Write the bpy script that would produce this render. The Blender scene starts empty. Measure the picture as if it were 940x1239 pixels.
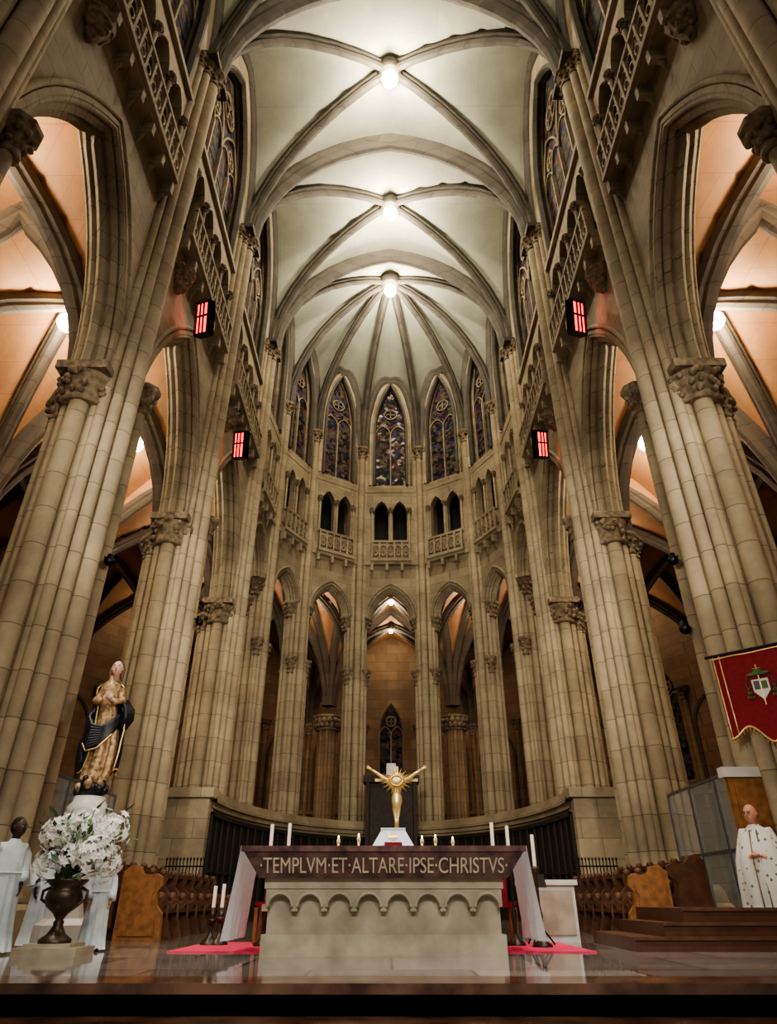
import bpy, math, random
from mathutils import Vector, Matrix
random.seed(3)
pi = math.pi
def V(*a): return Vector(a)
def lin(c):
    o=[]
    for x in c:
        x/=255.0
        o.append(x/12.92 if x<=0.04045 else ((x+0.055)/1.055)**2.4)
    return (o[0],o[1],o[2],1.0)

# ------------------------------------------------------------ materials
def newmat(name):
    m=bpy.data.materials.new(name); m.use_nodes=True
    nt=m.node_tree; b=nt.nodes["Principled BSDF"]
    return m,nt,b
def mat(name,col,rough=0.7,metal=0.0,emit=None,es=0.0,var=0.15,nscale=6.0,bump=0.0,coat=0.0,transl=0.0):
    m,nt,b=newmat(name)
    c=lin(col)
    b.inputs["Roughness"].default_value=rough
    b.inputs["Metallic"].default_value=metal
    if coat: b.inputs["Coat Weight"].default_value=coat
    tc=nt.nodes.new("ShaderNodeTexCoord")
    n=nt.nodes.new("ShaderNodeTexNoise"); n.inputs["Scale"].default_value=nscale; n.inputs["Detail"].default_value=5
    nt.links.new(tc.outputs["Object"],n.inputs["Vector"])
    mx=nt.nodes.new("ShaderNodeMix"); mx.data_type='RGBA'
    mx.inputs[6].default_value=tuple(x*(1-var) for x in c[:3])+(1,)
    mx.inputs[7].default_value=tuple(min(1,x*(1+var)) for x in c[:3])+(1,)
    mr=nt.nodes.new("ShaderNodeMapRange"); mr.inputs[1].default_value=.32; mr.inputs[2].default_value=.68
    nt.links.new(n.outputs["Fac"],mr.inputs[0]); nt.links.new(mr.outputs[0],mx.inputs[0]); nt.links.new(mx.outputs[2],b.inputs["Base Color"])
    if bump:
        bp=nt.nodes.new("ShaderNodeBump"); bp.inputs["Strength"].default_value=bump; bp.inputs["Distance"].default_value=0.02
        nt.links.new(n.outputs["Fac"],bp.inputs["Height"]); nt.links.new(bp.outputs["Normal"],b.inputs["Normal"])
    if emit:
        b.inputs["Emission Color"].default_value=lin(emit); b.inputs["Emission Strength"].default_value=es
    if transl:
        t=nt.nodes.new("ShaderNodeBsdfTranslucent"); t.inputs[0].default_value=c
        ms=nt.nodes.new("ShaderNodeMixShader"); ms.inputs[0].default_value=transl
        nt.links.new(b.outputs[0],ms.inputs[1]); nt.links.new(t.outputs[0],ms.inputs[2])
        nt.links.new(ms.outputs[0],nt.nodes["Material Output"].inputs[0])
    return m
def masonry(name,c1,c2,cm,bw,bh,mort=0.012,rough=0.8,plane='wall',stain=0.5,bump=0.25):
    m,nt,b=newmat(name)
    L=nt.links.new
    g=nt.nodes.new("ShaderNodeNewGeometry"); s=nt.nodes.new("ShaderNodeSeparateXYZ"); L(g.outputs["Position"],s.inputs[0])
    cb=nt.nodes.new("ShaderNodeCombineXYZ")
    if plane=='wall':
        ad=nt.nodes.new("ShaderNodeMath"); ad.operation='ADD'; L(s.outputs[0],ad.inputs[0]); L(s.outputs[1],ad.inputs[1])
        L(ad.outputs[0],cb.inputs[0]); L(s.outputs[2],cb.inputs[1])
    elif plane=='shaft':
        cb.inputs[0].default_value=0.3; L(s.outputs[2],cb.inputs[1])
    else:
        L(s.outputs[0],cb.inputs[0]); L(s.outputs[1],cb.inputs[1])
    br=nt.nodes.new("ShaderNodeTexBrick"); L(cb.outputs[0],br.inputs["Vector"])
    br.inputs["Scale"].default_value=1; br.inputs["Brick Width"].default_value=bw; br.inputs["Row Height"].default_value=bh
    br.inputs["Mortar Size"].default_value=mort; br.inputs["Mortar Smooth"].default_value=0.3
    br.inputs["Color1"].default_value=lin(c1); br.inputs["Color2"].default_value=lin(c2); br.inputs["Mortar"].default_value=lin(cm)
    n=nt.nodes.new("ShaderNodeTexNoise"); n.inputs["Scale"].default_value=0.8; n.inputs["Detail"].default_value=9; n.inputs["Roughness"].default_value=0.7
    L(g.outputs["Position"],n.inputs["Vector"])
    rp=nt.nodes.new("ShaderNodeMapRange"); rp.inputs[1].default_value=0.3; rp.inputs[2].default_value=0.7
    rp.inputs[3].default_value=1-stain; rp.inputs[4].default_value=1.12
    L(n.outputs["Fac"],rp.inputs[0])
    mx=nt.nodes.new("ShaderNodeMix"); mx.data_type='RGBA'; mx.blend_type='MULTIPLY'; mx.inputs[0].default_value=1
    L(br.outputs["Color"],mx.inputs[6]); 
    cc=nt.nodes.new("ShaderNodeCombineColor"); 
    for i in range(3): L(rp.outputs[0],cc.inputs[i])
    L(cc.outputs[0],mx.inputs[7]); L(mx.outputs[2],b.inputs["Base Color"])
    b.inputs["Roughness"].default_value=rough
    if bump:
        bp=nt.nodes.new("ShaderNodeBump"); bp.inputs["Strength"].default_value=bump; bp.inputs["Distance"].default_value=0.02
        L(n.outputs["Fac"],bp.inputs["Height"]); L(bp.outputs["Normal"],b.inputs["Normal"])
    return m
STONE=masonry("stone_ashlar",(174,159,131),(154,140,114),(110,100,82),0.9,0.42,mort=.008,stain=0.5)
SHAFT=masonry("stone_shaft",(184,168,139),(164,149,122),(112,102,84),50,0.62,mort=.008,plane='shaft',stain=0.45)
STONE2=masonry("stone_apse",(166,151,124),(147,133,108),(106,96,79),0.9,0.42,mort=.008,stain=0.5)
SHAFT2=masonry("stone_apse_shaft",(177,161,133),(157,142,116),(106,96,79),50,0.62,mort=.008,plane='shaft',stain=0.45)
CARVE=mat("carved_stone",(122,107,86),0.85,var=0.5,nscale=9,bump=0.6)
RIB=masonry("rib_stone",(86,82,72),(74,71,62),(54,51,45),3.0,0.5,stain=0.3)
RIBA=masonry("aisle_rib_stone",(86,75,62),(74,65,54),(54,48,41),3.0,0.5,stain=0.3)
VAULT=masonry("vault_plaster",(176,180,164),(168,173,157),(158,162,147),3.1,2.1,mort=0.01,plane='floor',stain=0.22,bump=0.05)
SALMON=masonry("salmon_plaster",(188,142,100),(180,134,94),(164,120,84),1.4,0.7,mort=0.008,stain=0.25,bump=0.05)
ORANGE=masonry("warm_stone",(144,117,88),(128,103,77),(104,83,61),1.2,0.5,stain=0.4)
DARK=mat("recess_shade",(26,25,24),0.9)  # near-black colour stands in for the shade inside the triforium openings
IRON=mat("wrought_iron",(24,23,22),0.5,0.6)
WOOD=mat("oak_wood",(140,94,54),0.5,var=0.3,nscale=12,bump=0.1)
WOODD=mat("dark_walnut",(26,19,15),0.75,var=0.35,nscale=8)
WOODC=mat("reredos_wood",(46,36,30),0.7,var=0.35,nscale=8)
WOODM=mat("stall_wood",(92,60,38),0.5,var=0.3,nscale=9)
GOLD=mat("gold",(232,200,134),0.3,0.6,var=0.2)
BRONZE=mat("bronze",(70,60,48),0.4,0.6,var=0.3)
WHITE=mat("white_linen",(238,238,244),0.8,var=0.04,nscale=14,bump=0.2,transl=.5)
VEIL=mat("white_veil",(226,232,240),0.8,var=0.05,nscale=14)
ALB=mat("alb_cloth",(206,216,220),0.85,var=0.06,nscale=10,bump=0.2)
WAX=mat("candle_wax",(240,232,205),0.5,var=0.03)
FLAME=mat("flame",(255,220,150),0.5,emit=(255,200,110),es=12)
LAMPG=mat("lamp_glow",(255,240,210),0.5,emit=(255,232,196),es=140)
PINK=mat("pink_carpet",(216,62,98),0.95,var=0.1,nscale=40)
REDM=mat("red_marble",(96,70,66),0.22,var=0.6,nscale=7)
LIMEST=mat("altar_limestone",(160,150,128),0.75,var=0.25,nscale=4,bump=0.15)
REDC=mat("red_velvet",(124,20,32),0.85,var=0.2,nscale=20)
REDG=mat("red_heater_glow",(255,60,50),0.5,emit=(255,50,45),es=5.0)
SKIN=mat("skin_light",(200,144,118),0.55,var=0.08)
SKIND=mat("skin_dark",(66,45,36),0.5,var=0.1)
HAIRB=mat("black_hair",(18,15,14),0.8)
HAIRG=mat("grey_hair",(90,82,76),0.8)
NAVY=mat("navy_mantle",(22,24,32),0.4,var=0.5,nscale=10)
ROBE=mat("gilded_robe",(164,132,96),0.45,0.25,var=0.6,nscale=22)
PETAL=mat("white_petals",(246,246,242),0.6,var=0.05,transl=.25)
LEAF=mat("green_leaves",(64,98,48),0.6,var=0.3)
MARB=mat("pale_marble",(200,198,190),0.35,var=0.1,nscale=4)
STEEL=mat("steel_frame",(140,144,146),0.35,0.8)
PLAT=mat("platform_wood",(88,55,40),0.4,var=0.2,nscale=7)
BLACK=mat("black_metal",(14,14,15),0.4,0.4)
EMBR=mat("gold_embroidery",(150,128,78),0.6,0.2)
FLOOR=masonry("polished_marble_floor",(168,162,154),(118,113,107),(46,43,40),1.2,1.2,mort=0.014,rough=0.05,plane='floor',stain=0.4,bump=0)
FLOOR.node_tree.nodes["Principled BSDF"].inputs["Specular IOR Level"].default_value=1.0
STEP=mat("brown_marble",(100,74,60),0.12,var=0.6,nscale=3.5)

def stained(name,dark,bright,k_=1.0):
    m,nt,b=newmat(name); L=nt.links.new
    g=nt.nodes.new("ShaderNodeNewGeometry")
    v=nt.nodes.new("ShaderNodeTexVoronoi"); v.inputs["Scale"].default_value=6.5
    L(g.outputs["Position"],v.inputs["Vector"])
    r=nt.nodes.new("ShaderNodeValToRGB"); e=r.color_ramp
    e.elements[0].position=0.0; e.elements[0].color=lin(dark)
    e.elements[1].position=1.0; e.elements[1].color=lin(bright)
    for p,c in ((0.28,dark),(0.42,(38,48,86)),(0.56,(92,40,34)),(0.68,(44,66,60)),(.80,(98,80,44)),(.9,tuple(int(q*.7) for q in bright))):
        k=e.elements.new(p); k.color=lin(c)
    sp=nt.nodes.new("ShaderNodeSeparateColor"); L(v.outputs["Color"],sp.inputs[0])
    L(sp.outputs[0],r.inputs[0]); L(r.outputs[0],b.inputs["Base Color"]); b.inputs["Roughness"].default_value=0.7
    b.inputs["Specular IOR Level"].default_value=.2
    return m
GLASSD=stained("stained_glass_dark",(14,14,18),(96,88,78))
GLASSB=stained("stained_glass_figure",(18,18,22),(190,184,172))
def embroidered():
    m,nt,b=newmat("embroidered_chasuble"); L=nt.links.new
    tc=nt.nodes.new("ShaderNodeTexCoord")
    v=nt.nodes.new("ShaderNodeTexVoronoi"); v.inputs["Scale"].default_value=12
    L(tc.outputs["Object"],v.inputs["Vector"])
    r=nt.nodes.new("ShaderNodeValToRGB"); r.color_ramp.interpolation='CONSTANT'
    r.color_ramp.elements[0].color=lin((120,112,90)); r.color_ramp.elements[1].position=0.22; r.color_ramp.elements[1].color=lin((214,213,206))
    L(v.outputs["Distance"],r.inputs[0]); L(r.outputs[0],b.inputs["Base Color"]); b.inputs["Roughness"].default_value=0.8
    return m
CHAS=embroidered()
def glass():
    m,nt,b=newmat("clear_glass")
    b.inputs["Base Color"].default_value=(0.6,0.68,0.68,1); b.inputs["Roughness"].default_value=0.03
    b.inputs["Alpha"].default_value=0.18
    return m
GLASS=glass()

# ------------------------------------------------------------ mesh builder
class MB:
    def __init__(s): s.v=[];s.f=[];s.m=[];s.s=[];s.mats=[]
    def mi(s,m):
        if m not in s.mats: s.mats.append(m)
        return s.mats.index(m)
    def add(s,vs,fs,m,smooth=False):
        o=len(s.v); k=s.mi(m)
        s.v.extend([tuple(p) for p in vs])
        for f in fs:
            s.f.append([i+o for i in f]); s.m.append(k); s.s.append(smooth)
    def box(s,x0,x1,y0,y1,z0,z1,m):
        s.add([(x,y,z) for x in (x0,x1) for y in (y0,y1) for z in (z0,z1)],
              [(0,1,3,2),(4,6,7,5),(0,4,5,1),(2,3,7,6),(0,2,6,4),(1,5,7,3)],m)
    def fbox(s,fr,a0,a1,b0,b1,z0,z1,m):
        s.add([fr(a,b,z) for a in (a0,a1) for b in (b0,b1) for z in (z0,z1)],
              [(0,1,3,2),(4,6,7,5),(0,4,5,1),(2,3,7,6),(0,2,6,4),(1,5,7,3)],m)
    def lathe(s,cx,cy,prof,n,m,smooth=True,sx=1,sy=1,rot=0):
        vs=[];fs=[]
        for r,z in prof:
            for i in range(n):
                a=rot+2*pi*i/n; vs.append((cx+r*sx*math.cos(a),cy+r*sy*math.sin(a),z))
        for j in range(len(prof)-1):
            for i in range(n):
                fs.append((j*n+i,j*n+(i+1)%n,(j+1)*n+(i+1)%n,(j+1)*n+i))
        s.add(vs,fs,m,smooth)
        s.add(vs[:n],[tuple(range(n))],m); s.add(vs[-n:],[tuple(range(n))],m)
    def cyl(s,x,y,z0,z1,r,m,n=14,r2=None):
        s.lathe(x,y,[(r,z0),(r if r2 is None else r2,z1)],n,m)
    def ell(s,c,rx,ry,rz,m,nu=12,nv=8,M=None,fn=None):
        vs=[];fs=[]
        for j in range(nv+1):
            t=pi*j/nv
            for i in range(nu):
                a=2*pi*i/nu
                p=V(math.sin(t)*math.cos(a),math.sin(t)*math.sin(a),math.cos(t))
                if fn: p=fn(p)
                p=V(p.x*rx,p.y*ry,p.z*rz)
                if M: p=M@p
                vs.append(p+Vector(c))
        for j in range(nv):
            for i in range(nu):
                fs.append((j*nu+i,(j+1)*nu+i,(j+1)*nu+(i+1)%nu,j*nu+(i+1)%nu))
        s.add(vs,fs,m,True)
    def blob(s,c,r,m): s.ell(c,r*random.uniform(.7,1.2),r*random.uniform(.7,1.2),r*random.uniform(.8,1.3),m,7,5)
    def tube(s,path,rad,m,n=8,smooth=True):
        path=[Vector(p) for p in path]
        if not isinstance(rad,(list,tuple)): rad=[rad]*len(path)
        vs=[];fs=[];prev=None
        for k,p in enumerate(path):
            T=(path[min(k+1,len(path)-1)]-path[max(k-1,0)]).normalized()
            if prev is None:
                h=V(0,0,1) if abs(T.z)<.9 else V(1,0,0)
                S=T.cross(h).normalized()
            else:
                S=(prev-T*prev.dot(T)).normalized()
            prev=S; U=T.cross(S)
            for i in range(n):
                a=2*pi*i/n; vs.append(p+(S*math.cos(a)+U*math.sin(a))*rad[k])
        for k in range(len(path)-1):
            for i in range(n):
                fs.append((k*n+i,k*n+(i+1)%n,(k+1)*n+(i+1)%n,(k+1)*n+i))
        fs.append(tuple(range(n))); fs.append(tuple(range((len(path)-1)*n,len(path)*n)))
        s.add(vs,fs,m,smooth)
    def sweep(s,path,prof,m,side=None,closed=True,smooth=False):
        path=[Vector(p) for p in path]
        if side is None:
            c=path[-1]-path[0]; side=V(c.y,-c.x,0).normalized()
        mid=len(path)//2
        T=(path[min(mid+1,len(path)-1)]-path[mid-1]).normalized()
        sg=1 if side.cross(T).z>=0 else -1
        vs=[];fs=[];n=len(prof)
        for k,p in enumerate(path):
            T=(path[min(k+1,len(path)-1)]-path[max(k-1,0)]).normalized()
            U=side.cross(T).normalized()*sg
            for a,b in prof: vs.append(p+side*a+U*b)
        for k in range(len(path)-1):
            for i in range(n if closed else n-1):
                fs.append((k*n+i,k*n+(i+1)%n,(k+1)*n+(i+1)%n,(k+1)*n+i))
        s.add(vs,fs,m,smooth)
    def loft(s,rings,m,n=24,fold=0,nf=9,smooth=True):
        vs=[];fs=[]
        for r in rings:
            cx,cy,z,rx,ry=r[:5]; fa=r[5] if len(r)>5 else fold
            for i in range(n):
                a=2*pi*i/n; k=1+fa*math.sin(nf*a+z*2.0)+fa*.5*math.sin((nf+4)*a+1)
                vs.append((cx+rx*k*math.cos(a),cy+ry*k*math.sin(a),z))
        for j in range(len(rings)-1):
            for i in range(n): fs.append((j*n+i,j*n+(i+1)%n,(j+1)*n+(i+1)%n,(j+1)*n+i))
        fs.append(tuple(range(n))); fs.append(tuple(range((len(rings)-1)*n,len(rings)*n)))
        s.add(vs,fs,m,smooth)
    def build(s,name,parent=None,loc=None,rotz=0,scale=1):
        me=bpy.data.meshes.new(name); me.from_pydata(s.v,[],s.f)
        for m in s.mats: me.materials.append(m)
        me.polygons.foreach_set("material_index",s.m); me.polygons.foreach_set("use_smooth",s.s)
        me.update()
        o=bpy.data.objects.new(name,me); bpy.context.scene.collection.objects.link(o)
        if parent: o.parent=parent
        if loc is not None: o.location=loc
        o.rotation_euler=(0,0,rotz); o.scale=(scale,)*3
        return o
def empty(name,loc=(0,0,0),rotz=0,scale=1):
    o=bpy.data.objects.new(name,None); bpy.context.scene.collection.objects.link(o)
    o.location=loc; o.rotation_euler=(0,0,rotz); o.scale=(scale,)*3; return o
def FR(o,u,n):
    o=Vector(o);u=Vector(u).normalized();n=Vector(n).normalized()
    return lambda a,b,z: o+u*a+n*b+V(0,0,z)
def archpts(cx,hw,zs,rise,n=8):
    R=(hw*hw+rise*rise)/(2*hw); al=math.acos(max(-1,min(1,(R-hw)/R)))
    L=[(cx-hw+R-R*math.cos(al*i/n),zs+R*math.sin(al*i/n)) for i in range(n+1)]
    return L+[(2*cx-x,z) for x,z in reversed(L[:-1])]
def arch_wall(mb,fr,a0,a1,z0,z1,cx,hw,zb,zs,rise,b0,b1,m,n=8):
    if cx-hw>a0: mb.fbox(fr,a0,cx-hw,b0,b1,z0,z1,m)
    if a1>cx+hw: mb.fbox(fr,cx+hw,a1,b0,b1,z0,z1,m)
    if zb>z0: mb.fbox(fr,cx-hw,cx+hw,b0,b1,z0,zb,m)
    P=archpts(cx,hw,zs,rise,n)
    for (x0,y0),(x1,y1) in zip(P[:-1],P[1:]):
        mb.add([fr(x0,b0,y0),fr(x1,b0,y1),fr(x1,b0,z1),fr(x0,b0,z1),fr(x0,b1,y0),fr(x1,b1,y1),fr(x1,b1,z1),fr(x0,b1,z1)],
               [(0,1,2,3),(4,5,6,7),(0,1,5,4),(3,2,6,7)],m)
def arch_path(fr,cx,hw,zs,rise,b,n=8,zb=None):
    P=archpts(cx,hw,zs,rise,n)
    if zb is not None: P=[(cx-hw,zb)]+P+[(cx+hw,zb)]
    return [fr(x,b,z) for x,z in P]
def sideof(fr): return (fr(0,1,0)-fr(0,0,0)).normalized()
ORD=[(-.38,.05),(-.38,-.04),(-.33,-.10),(-.26,-.07),(-.26,-.16),(-.18,-.24),(-.10,-.19),(-.08,-.26),(0,-.33)]
ORD=ORD+[(-a,b) for a,b in reversed(ORD[:-1])]
RP=[(-.17,.06),(-.17,-.08),(-.12,-.13),(-.12,-.20),(-.06,-.28),(0,-.31)]
RP=RP+[(-a,b) for a,b in reversed(RP[:-1])]
def sc(p,k,kd=None): return [(a*k,b*(kd or k)) for a,b in p]

def capital(mb,x,y,z0,z1,r0,r1,m=None,nb=8):
    m=m or CARVE; h=z1-z0
    mb.lathe(x,y,[(r0*1.02,z0-.04),(r0*1.18,z0-.02),(r0*1.18,z0+.04),(r0*1.0,z0+.05),(r0*1.05,z0+h*.4),(r1*.85,z0+h*.72),(r1*.95,z0+h*.8)],12,m)
    mb.lathe(x,y,[(r1*1.0,z0+h*.8),(r1*1.08,z0+h*.86),(r1*1.08,z1)],8,m,False,rot=pi/8)
    for row,(zz,rr) in enumerate(((z0+h*.3,r0*1.12),(z0+h*.62,(r0+r1)*.52))):
        for i in range(nb):
            a=2*pi*(i+.5*row)/nb
            mb.blob((x+rr*math.cos(a),y+rr*math.sin(a),zz),max(.05,.2*r1),m)
def base(mb,x,y,r,m,z=0,h=.55):
    mb.lathe(x,y,[(r*1.5,z),(r*1.5,z+h*.6)],8,m,False,rot=pi/8)
    mb.lathe(x,y,[(r*1.45,z+h*.6),(r*1.5,z+h*.7),(r*1.2,z+h*.78),(r*1.22,z+h*.9),(r,z+h)],14,m)

ZS=19.55; HV=5.85; AX=4.92; XC=5.27; ZC=8.4
E=[-1.1,4.0,9.1,14.2,19.3]
# ------------------------------------------------------------ nave piers
for sx in (1,-1):
    for Y in E:
        mb=MB()
        def X(x): return sx*x
        mb.cyl(X(XC),Y,0,ZC,.5,STONE,20)
        mb.box(min(X(4.97),X(5.3)),max(X(4.97),X(5.3)),Y-.46,Y+.46,.0,ZS,STONE)
        for x,dy,r in ((4.72,0,.17),(4.80,.29,.115),(4.80,-.29,.115),(4.90,.49,.09),(4.90,-.49,.09)):
            mb.cyl(X(x),Y+dy,0,19.0,r,SHAFT,12)
            capital(mb,X(x),Y+dy,18.95,19.5,r,r*1.75,nb=6)
            base(mb,X(x),Y+dy,r*1.15,STONE,0,.7)
        mb.box(min(X(4.5),X(5.0)),max(X(4.5),X(5.0)),Y-.6,Y+.6,19.45,19.62,RIB)
        for q in (1,-1):
            for x,dy,r in ((XC,.55,.16),(XC-.25,.44,.10),(XC+.25,.44,.10)):
                mb.cyl(X(x),Y+q*dy,0,7.85,r,SHAFT,12)
            mb.lathe(X(XC),Y+q*.42,[(.34,7.66),(.39,7.70),(.35,7.76),(.38,8.0),(.46,8.22)],14,CARVE)
            mb.box(X(XC)-.44,X(XC)+.44,Y+q*.42-.42,Y+q*.42+.42,8.25,8.42,CARVE)
            for i in range(46):
                a=random.uniform(0,2*pi); z=random.uniform(7.8,8.2)
                rr=.37+.2*(z-7.75)
                mb.blob((X(XC)+rr*math.cos(a),Y+q*.42+rr*math.sin(a),z),.06,CARVE)
        for x,dy,r in ((5.85,0,.16),(5.74,.28,.10),(5.74,-.28,.10)):
            mb.cyl(X(x),Y+dy,0,7.6,r,SHAFT,12); capital(mb,X(x),Y+dy,7.55,8.1,r,r*1.8,nb=6)
        mb.cyl(X(4.82),Y+.72,0,8.6,.10,SHAFT,10); capital(mb,X(4.80),Y+.74,8.5,9.1,.12,.25,nb=9)
        mb.lathe(X(5.3),Y,[(1.0,0),(1.0,.35),(.92,.42),(.88,.6),(.8,.7)],8,STONE,False,rot=pi/8)
        for c in (Y+1.12,):
            mb.lathe(X(4.85),c,[(.06,12.35),(.14,12.5),(.26,12.8),(.32,13.0)],8,CARVE,False)
            for i in range(40):
                a=random.uniform(0,2*pi); z=random.uniform(12.5,13.0)
                mb.blob((X(4.85)+.30*(z-12.1)*math.cos(a),c+.30*(z-12.1)*math.sin(a),z),.07,CARVE)
        mb.build("nave_pier")

# ------------------------------------------------------------ wall elements
def gallery(mb,fr,half,zf=13.75,nb=9,proj=.34):
    mb.fbox(fr,-half,half,-proj,.05,zf,zf+.14,STONE)
    mb.fbox(fr,-half,half,-proj+.08,.05,zf-.12,zf,STONE)
    mb.fbox(fr,-half,half,-proj,-proj+.10,zf+.92,zf+1.02,STONE)
    k=max(2,int(half*2/.3))
    for i in range(k+1):
        a=-half+.06+(2*half-.12)*i/k
        mb.fbox(fr,a-.035,a+.035,-proj+.01,-proj+.09,zf+.1,zf+.95,STONE)
        if i<k:
            w=(2*half-.12)/k/2-.03
            mb.tube(arch_path(fr,a+w+.03,w,zf+.62,max(w*1.3,.12),-proj+.05,4),.025,STONE,5)
            mb.tube([fr(a+w+.03+.09*math.cos(t*pi/4),-proj+.05,zf+.38+.12*math.sin(t*pi/4)) for t in range(9)],.024,STONE,5)
        if i%2==0:
            mb.fbox(fr,a-.06,a+.06,-proj+.06,.02,zf-.42,zf-.1,STONE)
            mb.add([fr(a-.05,-proj+.1,zf-.1),fr(a+.05,-proj+.1,zf-.1),fr(a,-.02,zf-.75),fr(a-.05,0,zf-.1),fr(a+.05,0,zf-.1)],[(0,1,2),(0,2,3),(1,4,2)],STONE)
def triforium(mb,fr,half,n,z0,z1,hw,zb,zs,rise):
    w=2*half/n
    for i in range(n):
        c=-half+w*(i+.5)
        arch_wall(mb,fr,c-w/2,c+w/2,z0,z1,c,hw,zb,zs,rise,.0,.28,STONE,5)
        mb.sweep(arch_path(fr,c,hw+.04,zs,rise+.05,.0,5),[(-.05,.05),(-.05,-.05),(.05,-.05),(.05,.05)],STONE,sideof(fr))
    for i in range(n+1):
        a=-half+w*i
        p=fr(a,-.06,0)
        mb.cyl(p.x,p.y,zb,zs,.05,SHAFT,8); capital(mb,p.x,p.y,zs-.05,zs+.2,.06,.11,nb=5)
    mb.fbox(fr,-half,half,.8,.85,z0,z1,DARK)  # passage lining coloured dark in place of real shade
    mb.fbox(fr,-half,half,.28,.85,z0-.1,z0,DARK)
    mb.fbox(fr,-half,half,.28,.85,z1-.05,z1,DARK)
wcount=[0]
def window(fr,cx,hw,zb,zs,rise,lights,b,gm,t=.07):
    wcount[0]+=1
    mb=MB()
    P=archpts(cx,hw,zs,rise,8)
    vs=[fr(cx-hw,b,zb)]+[fr(x,b,z) for x,z in P]+[fr(cx+hw,b,zb)]
    mb.add(vs,[tuple(range(len(vs)))],gm)
    w=2*hw/lights; b2=b-.06
    for i in range(lights+1):
        a=cx-hw+w*i
        mb.fbox(fr,a-t/2,a+t/2,b2-.06,b2+.08,zb,zs-.1,STONE2)
    for i in range(lights):
        c=cx-hw+w*(i+.5)
        mb.tube(arch_path(fr,c,w/2,zs-.1,w*.75,b2,5),t*.5,STONE2,6)
    def ring(ca,cz,r,rr):
        mb.tube([fr(ca+r*math.cos(2*pi*k/16),b2,cz+r*math.sin(2*pi*k/16)) for k in range(17)],rr,STONE2,6)
        for k in range(4):
            x=ca+r*.5*math.cos(pi/4+k*pi/2); z=cz+r*.5*math.sin(pi/4+k*pi/2)
            mb.tube([fr(x+r*.42*math.cos(2*pi*q/8),b2,z+r*.42*math.sin(2*pi*q/8)) for q in range(9)],rr*.6,STONE2,5)
    if lights==2: ring(cx,zs+rise*.42,hw*.42,t*.45)
    else:
        for s in (-1,1):
            mb.tube(arch_path(fr,cx+s*hw/2,hw/2,zs-.1,hw*1.0,b2,6),t*.6,STONE2,6)
            ring(cx+s*hw/2,zs+hw*.42,hw*.17,t*.4)
        ring(cx,zs+rise*.52,hw*.3,t*.5)
    mb.tube(arch_path(fr,cx,hw,zs,rise,b2,8,zb=zb),t*.8,STONE2,6)
    k=int((zs-zb)/.6)
    for i in range(1,k):
        mb.fbox(fr,cx-hw,cx+hw,b-.015,b+.0,zb+i*.6-.012,zb+i*.6+.012,IRON)
    mb.build("window_%d"%wcount[0])

for sx,nm in ((1,"wall_right"),(-1,"wall_left")):
    mb=MB()
    for y0,y1 in zip(E[:-1],E[1:]):
        fr=FR((sx*AX,(y0+y1)/2,0),(0,1,0),(sx,0,0)); h=(y1-y0)/2
        arch_wall(mb,fr,-h,h,ZC,13.7,0,2.02,ZC,ZC,4.1,.0,.7,STONE,12)
        mb.sweep(arch_path(fr,0,2.02,ZC,4.1,.35,12),ORD,STONE,sideof(fr))
        mb.tube(arch_path(fr,0,2.14,ZC,4.26,-.01,12),.06,STONE,7)
        mb.tube(arch_path(fr,0,1.93,ZC,4.0,.04,12),.055,STONE,7)
        hh=h-.62
        mb.fbox(fr,-h,-hh,.0,.9,13.7,17.3,STONE); mb.fbox(fr,hh,h,.0,.9,13.7,17.3,STONE)
        triforium(mb,fr,hh,4,13.7,17.3,.36,14.2,16.05,.66)
        gallery(mb,fr,hh)
        mb.fbox(fr,-h,h,-.1,.1,17.25,17.42,STONE)
        arch_wall(mb,fr,-h,h,17.3,25.9,0,1.85,17.75,20.6,3.9,.0,.7,STONE,10)
        mb.sweep(arch_path(fr,0,1.85,20.6,3.9,.12,10,zb=17.75),[(-.12,0),(-.12,-.1),(0,-.16),(.12,-.1),(.12,0)],RIB,sideof(fr))
        window(fr,0,1.85,17.75,20.6,3.9,4,.4,GLASSD)
    mb.build(nm)

# ------------------------------------------------------------ vaults
def F(t,a,h):
    R=(a*a+h*h)/(2*a); x=t*a+R-a
    return math.sqrt(max(0,R*R-x*x))
NS=8
TS=[math.sin(pi/2*i/NS)*1.0 for i in range(-NS,NS+1)]
def vault_bay(web,rib,c,zs,h,a,mw,mr,k=1.0,edges=()):
    c=[Vector((p[0],p[1],0)) for p in c]
    def P(u,v):
        s=(u+1)/2;t=(v+1)/2
        return (c[0]*(1-s)+c[1]*s)*(1-t)+(c[3]*(1-s)+c[2]*s)*t
    def Q(u,v,d=0):
        p=P(u,v); p.z=zs+F(min(abs(u),abs(v)),a,h)+d; return p
    n=len(TS)
    vs=[Q(u,v) for v in TS for u in TS]
    fs=[(j*n+i,j*n+i+1,(j+1)*n+i+1,(j+1)*n+i) for j in range(n-1) for i in range(n-1)]
    web.add(vs,fs,mw,True)
    pr=sc(RP,k)
    rib.sweep([Q(t,t) for t in TS],pr,mr); rib.sweep([Q(t,-t) for t in TS],pr,mr)
    E4={0:[Q(t,-1) for t in TS],1:[Q(1,t) for t in TS],2:[Q(t,1) for t in TS],3:[Q(-1,t) for t in TS]}
    for e,kk in edges: rib.sweep(E4[e],sc(RP,kk,kk*.9),mr)
    return Q(0,0)
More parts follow.
